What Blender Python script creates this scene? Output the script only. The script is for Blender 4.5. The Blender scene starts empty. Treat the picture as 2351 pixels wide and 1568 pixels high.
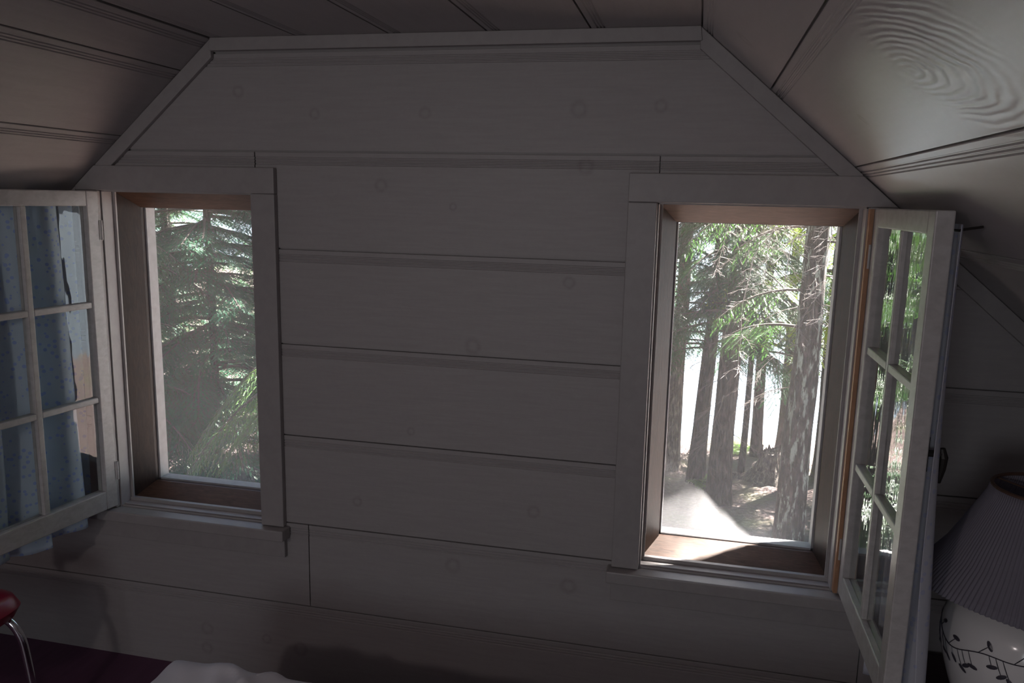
import bpy, bmesh, math, random
import numpy as np
from mathutils import Vector, Matrix
PI = math.pi
sc = bpy.context.scene
COL = sc.collection
rng = np.random.default_rng(7)
random.seed(7)
CZ = 1.58                      # eye height above the floor
GZ = -2.42                     # forest ground below the upstairs floor
CEIL = CZ + .44
AXR, AXL = -.022, -1.407       # where the flat ceiling meets the two slopes
SLOPE = .8695

# ------------------------------------------------------------------ helpers
def tag(o, label=None, cat=None, group=None, kind=None):
    if label: o['label'] = label
    if cat: o['category'] = cat
    if group: o['group'] = group
    if kind: o['kind'] = kind
    return o

def empty(name, loc=(0, 0, 0), rz=0, parent=None):
    o = bpy.data.objects.new(name, None)
    COL.objects.link(o)
    o.location = loc
    o.rotation_euler = (0, 0, rz)
    o.empty_display_size = .1
    if parent: o.parent = parent
    return o

def link(name, me, mat, parent=None, smooth=False):
    o = bpy.data.objects.new(name, me)
    COL.objects.link(o)
    if mat is not None: me.materials.append(mat)
    if parent is not None: o.parent = parent
    if smooth:
        me.polygons.foreach_set('use_smooth', np.ones(len(me.polygons), dtype=bool))
    return o

class MB:
    """collects solid shapes and links them as ONE mesh object"""
    def __init__(s): s.v = []; s.f = []
    def add(s, vs, fs):
        n = len(s.v); s.v += [tuple(v) for v in vs]; s.f += [tuple(i + n for i in f) for f in fs]
    def box(s, x0, x1, y0, y1, z0, z1):
        x0, x1 = sorted((x0, x1)); y0, y1 = sorted((y0, y1)); z0, z1 = sorted((z0, z1))
        s.add([(x0,y0,z0),(x1,y0,z0),(x1,y1,z0),(x0,y1,z0),(x0,y0,z1),(x1,y0,z1),(x1,y1,z1),(x0,y1,z1)],
              [(0,3,2,1),(4,5,6,7),(0,1,5,4),(1,2,6,5),(2,3,7,6),(3,0,4,7)])
        return s
    def prism(s, poly, y0, y1):
        """polygon in x,z (counter-clockwise seen from -y) extruded along y"""
        n = len(poly)
        s.add([(x, y0, z) for x, z in poly] + [(x, y1, z) for x, z in poly],
              [tuple(range(n)), tuple(range(2*n-1, n-1, -1))] + [(i, n+i, n+(i+1) % n, (i+1) % n) for i in range(n)])
        return s
    def tube(s, pts, r, seg=10, caps=True):
        pts = [Vector(p) for p in pts]; n = len(pts)
        rs = r if hasattr(r, '__len__') else [r]*n
        vs = []; up = Vector((0, 0, 1))
        t0 = (pts[1]-pts[0]).normalized()
        if abs(t0.dot(up)) > .95: up = Vector((1, 0, 0))
        a = (up - t0*up.dot(t0)).normalized()
        for i, p in enumerate(pts):
            t = (pts[min(i+1, n-1)]-pts[max(i-1, 0)]).normalized()
            a = (a - t*a.dot(t)).normalized(); b = t.cross(a)
            for k in range(seg):
                an = 2*PI*k/seg
                vs.append(p + (a*math.cos(an)+b*math.sin(an))*rs[i])
        fs = [(i*seg+k, i*seg+(k+1) % seg, (i+1)*seg+(k+1) % seg, (i+1)*seg+k) for i in range(n-1) for k in range(seg)]
        if caps: fs += [tuple(range(seg-1, -1, -1)), tuple((n-1)*seg+k for k in range(seg))]
        s.add(vs, fs); return s
    def lathe(s, prof, seg=48, c=(0, 0)):
        n = len(prof)
        vs = [(c[0]+r*math.cos(2*PI*k/seg), c[1]+r*math.sin(2*PI*k/seg), z) for r, z in prof for k in range(seg)]
        fs = [(i*seg+k, i*seg+(k+1) % seg, (i+1)*seg+(k+1) % seg, (i+1)*seg+k) for i in range(n-1) for k in range(seg)]
        s.add(vs, fs); return s
    def build(s, name, mat, parent=None, bevel=0, smooth=False, M=None):
        me = bpy.data.meshes.new(name)
        vs = s.v if M is None else [M @ Vector(v) for v in s.v]
        me.from_pydata([tuple(v) for v in vs], [], s.f)
        bm = bmesh.new(); bm.from_mesh(me); bmesh.ops.recalc_face_normals(bm, faces=bm.faces); bm.to_mesh(me); bm.free()
        me.update()
        o = link(name, me, mat, parent, smooth)
        if bevel:
            b = o.modifiers.new('bevel', 'BEVEL'); b.width = bevel; b.segments = 2; b.limit_method = 'ANGLE'; b.angle_limit = .6
        return o

def np_mesh(name, V, F, mat, parent=None, smooth=False):
    """fast mesh from arrays: V (n,3), F (m,k)"""
    me = bpy.data.meshes.new(name)
    V = np.asarray(V, np.float32); F = np.asarray(F, np.int32); k = F.shape[1]
    me.vertices.add(len(V)); me.vertices.foreach_set('co', V.ravel())
    me.loops.add(F.size); me.loops.foreach_set('vertex_index', F.ravel())
    me.polygons.add(len(F)); me.polygons.foreach_set('loop_start', np.arange(0, F.size, k, dtype=np.int32))
    me.polygons.foreach_set('loop_total', np.full(len(F), k, np.int32))
    me.update(calc_edges=True); me.validate()
    return link(name, me, mat, parent, smooth)

def grid_mesh(name, P, mat, parent=None, smooth=True):
    n, m = P.shape[:2]
    i = np.arange(n*m).reshape(n, m)
    F = np.stack([i[:-1, :-1], i[1:, :-1], i[1:, 1:], i[:-1, 1:]], -1).reshape(-1, 4)
    return np_mesh(name, P.reshape(-1, 3), F, mat, parent, smooth)

def smooth_noise(x, y, seed=0):
    r = np.random.default_rng(seed); z = 0*x
    for k in range(9):
        a = r.uniform(0, 2*PI); f = r.uniform(.6, 2.2); z = z + np.sin((x*np.cos(a)+y*np.sin(a))*f+r.uniform(0, 6.3))/9
    return z

# ------------------------------------------------------------------ materials
class Mat:
    def __init__(s, name):
        s.m = bpy.data.materials.new(name); s.m.use_nodes = True
        s.t = s.m.node_tree; s.n = s.t.nodes; s.l = s.t.links
        s.b = s.n['Principled BSDF']; s.out = s.n['Material Output']
    def node(s, typ, **kw):
        nd = s.n.new(typ)
        for k, v in kw.items(): setattr(nd, k, v)
        return nd
    def set(s, **kw):
        for k, v in kw.items(): s.b.inputs[k.replace('_', ' ')].default_value = v
        return s
    def coords(s, scale=(1, 1, 1), world=True):
        if world: src = s.node('ShaderNodeNewGeometry').outputs['Position']
        else: src = s.node('ShaderNodeTexCoord').outputs['Object']
        mp = s.node('ShaderNodeMapping'); mp.inputs['Scale'].default_value = scale
        s.l.new(src, mp.inputs['Vector']); return mp.outputs['Vector']
    def noise(s, vec, scale=5, detail=4, rough=.55, dist=0):
        nd = s.node('ShaderNodeTexNoise'); nd.inputs['Scale'].default_value = scale; nd.inputs['Detail'].default_value = detail
        nd.inputs['Roughness'].default_value = rough; nd.inputs['Distortion'].default_value = dist
        s.l.new(vec, nd.inputs['Vector']); return nd.outputs['Fac']
    def ramp(s, fac, stops):
        r = s.node('ShaderNodeValToRGB'); e = r.color_ramp.elements
        while len(e) < len(stops): e.new(.5)
        for el, (p, c) in zip(e, stops):
            el.position = p; el.color = (*c, 1) if len(c) == 3 else c
        s.l.new(fac, r.inputs['Fac']); return r.outputs['Color']
    def mix(s, fac, a, b, typ='MIX'):
        m = s.node('ShaderNodeMix', data_type='RGBA', blend_type=typ)
        for sock, v in ((m.inputs[0], fac), (m.inputs[6], a), (m.inputs[7], b)):
            if hasattr(v, 'links'): s.l.new(v, sock)
            elif hasattr(v, '__len__'): sock.default_value = (*v, 1)
            else: sock.default_value = v
        return m.outputs[2]
    def math(s, op, a, b=0, clamp=False):
        m = s.node('ShaderNodeMath', operation=op, use_clamp=clamp)
        for sock, v in ((m.inputs[0], a), (m.inputs[1], b)):
            if hasattr(v, 'links'): s.l.new(v, sock)
            else: sock.default_value = v
        return m.outputs[0]
    def color(s, c): s.l.new(c, s.b.inputs['Base Color']); return s
    def bump(s, h, strength=.3, dist=.01):
        b = s.node('ShaderNodeBump'); b.inputs['Strength'].default_value = strength; b.inputs['Distance'].default_value = dist
        s.l.new(h, b.inputs['Height']); s.l.new(b.outputs['Normal'], s.b.inputs['Normal']); return s

def painted_boards(name, base, dark, grain_scale, knots=(), knot_axes='XZ', rough=.5, swirl=None, bump=.12):
    M = Mat(name); M.set(Roughness=rough)
    v = M.coords(grain_scale)
    g = M.noise(v, 6, 6, .6, .4)
    blot = M.noise(M.coords((1, 1, 1)), 1.7, 3)
    c = M.ramp(g, [(.3, dark), (.62, base)])
    c = M.mix(M.math('MULTIPLY', blot, .22), c, tuple(x*.78 for x in base))
    if len(knots):
        geo = M.node('ShaderNodeNewGeometry').outputs['Position']
        acc = None
        for (p, r) in knots:
            d = M.node('ShaderNodeVectorMath', operation='DISTANCE'); M.l.new(geo, d.inputs[0]); d.inputs[1].default_value = p
            k = M.math('DIVIDE', d.outputs['Value'], r)
            k = M.math('SUBTRACT', 1.0, k, True)
            k = M.math('SUBTRACT', 1.0, M.math('ABSOLUTE', M.math('SUBTRACT', M.math('MULTIPLY', k, 2.0), .75)), True)
            acc = k if acc is None else M.math('MAXIMUM', acc, k)
        acc = M.math('MULTIPLY', acc, M.math('ADD', .1, M.noise(M.coords(), 70, 2)), True)
        c = M.mix(M.math('MULTIPLY', acc, .52), c, tuple(a*b for a, b in zip(base, (.42, .36, .34))))
    M.color(c)
    h = g
    if swirl:
        loc, mask_at, rot, strength = swirl
        tc = M.node('ShaderNodeNewGeometry').outputs['Position']
        mp = M.node('ShaderNodeMapping', vector_type='TEXTURE')
        mp.inputs['Location'].default_value = loc; mp.inputs['Rotation'].default_value = rot; mp.inputs['Scale'].default_value = (.40, 1.0, 1)
        M.l.new(tc, mp.inputs['Vector'])
        w = M.node('ShaderNodeTexWave', wave_type='RINGS', rings_direction='SPHERICAL')
        w.inputs['Scale'].default_value = 11; w.inputs['Distortion'].default_value = 7.0; w.inputs['Detail'].default_value = 3; w.inputs['Detail Scale'].default_value = .6
        M.l.new(mp.outputs['Vector'], w.inputs['Vector'])
        dm = M.node('ShaderNodeVectorMath', operation='DISTANCE'); M.l.new(tc, dm.inputs[0]); dm.inputs[1].default_value = mask_at
        mask = M.math('MULTIPLY', M.math('SUBTRACT', 1.0, M.math('DIVIDE', dm.outputs['Value'], .17), True), 1.6, True)
        h = M.math('ADD', M.math('MULTIPLY', g, .5), M.math('MULTIPLY', M.math('MULTIPLY', w.outputs['Fac'], mask), strength))
    M.bump(h, bump, .004)
    return M.m

Zr = lambda z: z + CZ
knots = [((x, 0, Zr(z)), r) for x, z, r in [(-1.332,.292,.022),(-1.092,.228,.020),(-.759,.23,.022),(-.327,.24,.028),(-.112,.247,.022),(-.89,.031,.024),
   (-.675,-.025,.014),(-.612,-.42,.030),(-.975,-.931,.020),(-.665,-1.101,.030),(-.309,-1.121,.030),(-.338,-.225,.022),(-.303,.091,.028),(-1.519,-1.436,.028),
   (-1.522,-1.507,.026),(-.42,-.902,.024),(-1.18,-1.458,.03),(-.80,-.69,.016),(-1.30,-1.44,.022)]]
PAINT = (.40, .375, .372)
PAINT_D = (.365, .34, .336)
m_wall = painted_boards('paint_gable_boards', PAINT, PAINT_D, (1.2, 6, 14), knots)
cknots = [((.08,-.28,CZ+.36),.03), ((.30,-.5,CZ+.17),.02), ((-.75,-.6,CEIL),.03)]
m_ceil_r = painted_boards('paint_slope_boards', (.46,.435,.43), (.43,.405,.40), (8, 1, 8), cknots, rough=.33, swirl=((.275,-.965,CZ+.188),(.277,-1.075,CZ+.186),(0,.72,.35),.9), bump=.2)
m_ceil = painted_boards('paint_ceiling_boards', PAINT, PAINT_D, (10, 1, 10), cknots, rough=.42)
m_trim = painted_boards('paint_trim', (.365,.34,.335), (.33,.305,.30), (5, 5, 5), rough=.45, bump=.06)
m_white = painted_boards('paint_sash', (.50,.48,.47), (.40,.375,.365), (6, 6, 9), rough=.4, bump=.10)
m_ext = painted_boards('paint_exterior', (.36,.35,.36), (.28,.27,.27), (6, 6, 6), rough=.6)

def wood(name, a, b, scale, rough=.5):
    M = Mat(name); M.set(Roughness=rough)
    g = M.noise(M.coords(scale), 7, 5, .6, .8)
    M.color(M.ramp(g, [(.3, a), (.7, b)])); M.bump(g, .15, .003); return M.m
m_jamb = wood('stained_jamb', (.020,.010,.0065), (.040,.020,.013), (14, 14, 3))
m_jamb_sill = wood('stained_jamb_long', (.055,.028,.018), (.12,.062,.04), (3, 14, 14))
m_edge = wood('bare_wood_edge', (.30,.15,.08), (.42,.23,.13), (14, 14, 3))
m_table = wood('dark_maroon_paint', (.030,.006,.014), (.042,.009,.018), (3, 10, 10), .45)
m_bedwood = wood('bed_frame_wood', (.10,.05,.03), (.17,.09,.05), (3, 10, 10), .45)

M = Mat('floor_paint'); M.set(Roughness=.5)
M.color(M.ramp(M.noise(M.coords((10, 1.2, 1)), 4, 4), [(.3, (.11,.040,.085)), (.7, (.14,.052,.11))])); m_floor = M.m

def glass(name='old_pane_glass', bumpy=.25):
    M = Mat(name); M.n.remove(M.b)
    tr = M.node('ShaderNodeBsdfTransparent'); tr.inputs['Color'].default_value = (.97, .98, .97, 1)
    gl = M.node('ShaderNodeBsdfGlossy'); gl.inputs['Roughness'].default_value = .015
    v = M.coords((2.2, 2.2, .8))
    h = M.noise(v, 7, 2, .5)
    b = M.node('ShaderNodeBump'); b.inputs['Strength'].default_value = bumpy; b.inputs['Distance'].default_value = .004
    M.l.new(h, b.inputs['Height']); M.l.new(b.outputs['Normal'], gl.inputs['Normal'])
    fr = M.node('ShaderNodeFresnel'); fr.inputs['IOR'].default_value = 1.52
    geo = M.node('ShaderNodeNewGeometry')
    f = M.math('MULTIPLY', M.math('MULTIPLY', fr.outputs[0], 1.15, True), M.math('SUBTRACT', 1.0, geo.outputs['Backfacing']))
    mx = M.node('ShaderNodeMixShader')
    M.l.new(f, mx.inputs[0]); M.l.new(tr.outputs[0], mx.inputs[1]); M.l.new(gl.outputs[0], mx.inputs[2])
    M.l.new(mx.outputs[0], M.out.inputs['Surface']); return M.m
m_glass = glass()

def screen_mat():
    M = Mat('insect_screen_mesh'); M.n.remove(M.b)
    tr = M.node('ShaderNodeBsdfTransparent')
    df = M.node('ShaderNodeBsdfDiffuse'); df.inputs['Color'].default_value = (.35, .35, .36, 1)
    tl = M.node('ShaderNodeBsdfTranslucent'); tl.inputs['Color'].default_value = (.94, .92, .95, 1)
    a = M.node('ShaderNodeMixShader'); a.inputs[0].default_value = .88
    M.l.new(df.outputs[0], a.inputs[1]); M.l.new(tl.outputs[0], a.inputs[2])
    v = M.coords((1, 1, 1)); n = M.noise(v, 40, 2)
    mx = M.node('ShaderNodeMixShader')
    M.l.new(M.math('ADD', .062, M.math('MULTIPLY', n, .030)), mx.inputs[0])
    M.l.new(tr.outputs[0], mx.inputs[1]); M.l.new(a.outputs[0], mx.inputs[2])
    M.l.new(mx.outputs[0], M.out.inputs['Surface']); return M.m
m_screen = screen_mat()

def cloth(name, base, spot=None, transl=.45):
    M = Mat(name); M.n.remove(M.b)
    col = base
    v = M.coords((1, 1, 1))
    c = M.mix(M.noise(v, 30, 3), tuple(x*.9 for x in base), base)
    if spot:
        vo = M.node('ShaderNodeTexVoronoi'); vo.inputs['Scale'].default_value = 55; M.l.new(v, vo.inputs['Vector'])
        k = M.math('LESS_THAN', vo.outputs['Distance'], .30)
        c = M.mix(M.math('MULTIPLY', k, .75), c, spot)
    d = M.node('ShaderNodeBsdfDiffuse'); t = M.node('ShaderNodeBsdfTranslucent')
    M.l.new(c, d.inputs['Color']); M.l.new(c, t.inputs['Color'])
    mx = M.node('ShaderNodeMixShader'); mx.inputs[0].default_value = transl
    M.l.new(d.outputs[0], mx.inputs[1]); M.l.new(t.outputs[0], mx.inputs[2]); M.l.new(mx.outputs[0], M.out.inputs['Surface'])
    return M.m
m_curt_b = cloth('flowered_curtain_skylight_tint', (.76, .88, 1.0), (.42, .57, .98), .30)  # white cloth with blue flowers; the blue skylight is put into its base colour
m_curt_w = cloth('white_curtain', (.72, .72, .78), (.55, .58, .75), .4)
m_bed = cloth('white_bedspread', (.88, .86, .90), None, .1)
m_shade = cloth('pleated_shade_cloth', (.30, .28, .33), None, .25)

def simple(name, c, rough=.5, metal=0, **kw):
    M = Mat(name); M.set(Base_Color=(*c, 1), Roughness=rough, Metallic=metal, **kw)
    n = M.noise(M.coords(), 25, 2); M.bump(n, .04, .002); return M.m
m_chrome = simple('chrome_tube', (.75, .75, .77), .12, 1)
m_iron = simple('dark_iron', (.035, .03, .028), .5, .6)
m_brass = simple('shade_top_ring', (.10, .055, .04), .5)
m_red = simple('red_vinyl', (.28, .012, .035), .28)
m_rubber = simple('black_rubber', (.02, .02, .02), .6)
m_lampw = simple('cream_bulb', (.8, .78, .72), .3)

# ------------------------------------------------------------------ room shell
WINS = [(-1.818, -1.294), (-.107, .414)]         # openings in the gable wall
WZ0, WZ1 = CZ - 1.03, CZ - .001
joints = [CZ + z for z in (.700, .403, .125, -.158, -.446, -.734, -1.023, -1.301)]
butt = {2: [-1.286, -.107], 6: [-1.141, .503]}   # end joints of single boards

def intervals(x0, x1, cuts):
    out = [(x0, x1)]
    for a, b in cuts:
        n = []
        for p, q in out:
            if b <= p or a >= q: n.append((p, q)); continue
            if a > p: n.append((p, a))
            if b < q: n.append((b, q))
        out = n
    return out

def bead_profile(top, bot):
    """front profile of one board: (s, depth): joint groove, two beads, flat"""
    p = [(top, .012), (top-.0040, .012), (top-.0046, .001), (top-.006, 0)]
    for d in (.0215, .0300, .0385):
        p += [(top-d+.0035, 0), (top-d+.001, .0026), (top-d-.001, .0026), (top-d-.003, 0)]
    p += [(bot, 0)]
    return p

def build_gable():
    m = MB(); xl, xr = -2.95, 1.55
    bots = joints[1:] + [-.02]
    for i, (t, b) in enumerate(zip(joints, bots)):
        pr = bead_profile(t, b)
        zs = sorted({p[0] for p in pr} | {z for z in (WZ0, WZ1) if b < z < t}, reverse=True)
        pz = [p[0] for p in pr][::-1]; py = [p[1] for p in pr][::-1]
        cut_j = [(x-.0014, x+.0014) for x in butt.get(i, [])]
        for za, zb in zip(zs, zs[1:]):
            ya, yb = np.interp(za, pz, py), np.interp(zb, pz, py)
            mid = (za+zb)/2
            cuts = list(cut_j) + ([w for w in WINS] if WZ0 < mid < WZ1 else [])
            for p, q in intervals(xl, xr, cuts):
                m.add([(p, ya, za), (q, ya, za), (q, yb, zb), (p, yb, zb)], [(0, 3, 2, 1)])
    me_x = [xl, WINS[0][0], WINS[0][1], WINS[1][0], WINS[1][1], xr]
    for k, (p, q) in enumerate(zip(me_x, me_x[1:])):
        if k % 2 == 0: m.box(p, q, .010, .118, -.3, CZ+1.35)
        else:
            m.box(p, q, .010, .118, -.3, WZ0); m.box(p, q, .010, .118, WZ1, CZ+1.35)
    o = m.build('wall_back', m_wall); tag(o, kind='structure')
build_gable()

YB = -4.9                                        # opposite gable
def slope_boards(name, mat, origin, dirx, dirz, length, s_first, nrm):
    """boards running along y, profile along the slope"""
    m = MB(); s = [0, s_first]
    while s[-1] < length: s.append(s[-1]+.286)
    s[-1] = length
    ss = []
    for a, b in zip(s, s[1:]):
        prof = bead_profile(-a, -b)
        ss += [(-p[0], p[1]) for p in prof]
    P = lambda q, d, y: (origin[0]+dirx*q-nrm[0]*d, y, origin[1]+dirz*q-nrm[1]*d)
    ys = (YB, .0)
    for (qa, da), (qb, db) in zip(ss, ss[1:]):
        m.add([P(qa, da, ys[0]), P(qa, da, ys[1]), P(qb, db, ys[1]), P(qb, db, ys[0])], [(0, 1, 2, 3)])
    a = P(-.05, .012, 0); b = P(length, .012, 0); c = P(length, .16, 0); d = P(-.05, .16, 0)
    poly = [(a[0], a[2]), (b[0], b[2]), (c[0], c[2]), (d[0], d[2])]
    m.prism(poly, YB, 0.008)
    o = m.build(name, mat); tag(o, kind='structure')
ang = math.atan(SLOPE); ca, sa = math.cos(ang), math.sin(ang)
XK_R, XK_L = 1.30, -2.74                         # knee walls
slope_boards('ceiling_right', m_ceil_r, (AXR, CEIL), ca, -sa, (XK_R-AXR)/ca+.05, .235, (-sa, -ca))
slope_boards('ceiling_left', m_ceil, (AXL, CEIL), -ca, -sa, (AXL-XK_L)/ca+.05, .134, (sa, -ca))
def flat_ceiling():
    m = MB(); seams = [AXL, -1.14, -.862, -.583, -.304, AXR]
    pts = []
    for a, b in zip(seams, seams[1:]):
        pts += [(-p[0], p[1]) for p in bead_profile(-a, -b)]
    for (xa, da), (xb, db) in zip(pts, pts[1:]):
        m.add([(xa, YB, CEIL+da), (xb, YB, CEIL+db), (xb, 0, CEIL+db), (xa, 0, CEIL+da)], [(0, 1, 2, 3)])
    m.box(AXL-.06, AXR+.06, YB, .008, CEIL+.012, CEIL+.15)
    tag(m.build('ceiling', m_ceil), kind='structure')
flat_ceiling()
KZR = CEIL - SLOPE*(XK_R-AXR); KZL = CEIL - SLOPE*(AXL-XK_L)
tag(MB().box(XK_R, XK_R+.1, YB, .0, 0, KZR+.02).build('wall_right', m_ceil), kind='structure')
tag(MB().box(XK_L-.1, XK_L, YB, .0, 0, KZL+.02).build('wall_left', m_ceil), kind='structure')
tag(MB().box(XK_L-.1, XK_R+.1, YB-.1, .0, -.12, 0).build('floor', m_floor), kind='structure')
# opposite gable with its own window opening (daylight comes through it)
RW = (-1.35, -.35, .75, 1.75)
m = MB()
for b in ((XK_L-.1, RW[0], 0, CEIL+.2), (RW[1], XK_R+.1, 0, CEIL+.2), (RW[0], RW[1], 0, RW[2]), (RW[0], RW[1], RW[3], CEIL+.2)):
    m.box(b[0], b[1], YB-.12, YB, b[2], b[3])
tag(m.build('wall_front', m_ceil), kind='structure')

# trim where the gable meets ceiling and slopes
tag(MB().prism([(AXL-.005, CEIL-.036), (AXR+.005, CEIL-.036), (AXR, CEIL), (AXL, CEIL)], -.020, 0).build('trim_1', m_trim, bevel=.002), kind='structure')
def slope_trim(name, ax, sgn, xs, xe):
    w = .040/ca
    z = lambda x: CEIL - SLOPE*abs(x-ax) - .001
    p = [(xs, z(xs)), (xs, z(xs)-w), (xe, z(xe)-w), (xe, z(xe))]
    if sgn < 0: p = p[::-1]
    tag(MB().prism(p, -.016, 0).build(name, m_trim, bevel=.002), kind='structure')
XCW = (CEIL-(CZ+.076))/SLOPE
slope_trim('trim_2', AXR, 1, AXR, AXR+XCW-.004)
slope_trim('trim_3', AXL, -1, AXL, AXL-XCW+.004)
slope_trim('trim_4', AXR, 1, .496, XK_R)
slope_trim('trim_5', AXL, -1, -1.90, XK_L)

# roof with an overhang beyond the gable (its rake shades the outside of the windows)
OV = .695
def roof(name, label, sgn):
    xr = (AXL+AXR)/2; zr = CZ + .65 + SLOPE*(AXR+.022-xr) ; xe = xr + sgn*3.0
    p = [(xr, zr), (xr, zr+.14), (xe, zr+.14-SLOPE*3.0), (xe, zr-SLOPE*3.0)]
    if sgn > 0: p = p[::-1]
    tag(MB().prism(p, YB-.5, .12+OV).build(name, m_ext), kind='structure')
roof('roof_right', '', 1); roof('roof_left', '', -1)

# ------------------------------------------------------------------ windows
SASH_W, SASH_H = .515, 1.018
def make_sash(parent, hinge, ang, side):
    """side +1: hinged right, -1: hinged left.  u from hinge to free edge, w>0 towards the sash's inner (curtain) side"""
    T = .035
    d = Vector((math.cos(ang), math.sin(ang), 0)); n = Vector((side*1.0, 0, 0)); n = (n - d*n.dot(d)).normalized()
    M = Matrix(((d.x, n.x, 0, hinge[0]), (d.y, n.y, 0, hinge[1]), (0, 0, 1, 0), (0, 0, 0, 1)))
    z0, z1 = CZ-1.024, CZ-.003
    s = empty('sash', (0, 0, 0), 0, parent)
    f = MB()
    f.box(0, .044, 0, T, z0, z1); f.box(SASH_W-.046, SASH_W, 0, T, z0, z1)
    f.box(.044, SASH_W-.046, 0, T, z1-.046, z1); f.box(.044, SASH_W-.046, 0, T, z0, z0+.062)
    f.build('sash_frame', m_white, s, bevel=.003, M=M)
    g0, g1 = z0+.062, z1-.046
    mu = MB(); um = (.044+SASH_W-.046)/2
    mu.box(um-.010, um+.010, .004, T-.004, g0, g1)
    for k in (1, 2):
        zz = g0+(g1-g0)*k/3
        mu.box(.044, um-.010, .004, T-.004, zz-.0095, zz+.0095); mu.box(um+.010, SASH_W-.046, .004, T-.004, zz-.0095, zz+.0095)
    mu.build('muntin', m_white, s, bevel=.003, M=M)
    p = MB()
    for k in range(3):
        za = g0+(g1-g0)*k/3+(.0095 if k else 0); zb = g0+(g1-g0)*(k+1)/3-(.0095 if k < 2 else 0)
        p.box(.044, um-.010, .0155, .0185, za, zb); p.box(um+.010, SASH_W-.046, .0155, .0185, za, zb)
    p.build('pane', m_glass, s, M=M)
    # fastener on the inner face of the free stile
    h = MB(); zc = CZ-.478; uc = SASH_W-.022
    h.box(uc-.010, uc+.010, T, T+.004, zc-.035, zc+.035)
    h.tube([(uc, T+.003, zc), (uc, T+.034, zc)], .007)
    h.tube([(uc, T+.030, zc+.012), (uc, T+.034, zc-.006), (uc-.004, T+.034, zc-.032), (uc-.008, T+.031, zc-.060)], [.006, .009, .008, .006])
    fo = h.build('fastener', m_iron, s, smooth=False, M=M); tag(fo, 'dark iron fastener')
    hb = MB()
    for zz in (z0+.12, z1-.12): hb.tube([(-.003, -.003, zz-.03), (-.003, -.003, zz+.03)], .004, 8)
    hb.build('hinge', m_white, s, M=M)
    return M

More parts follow.
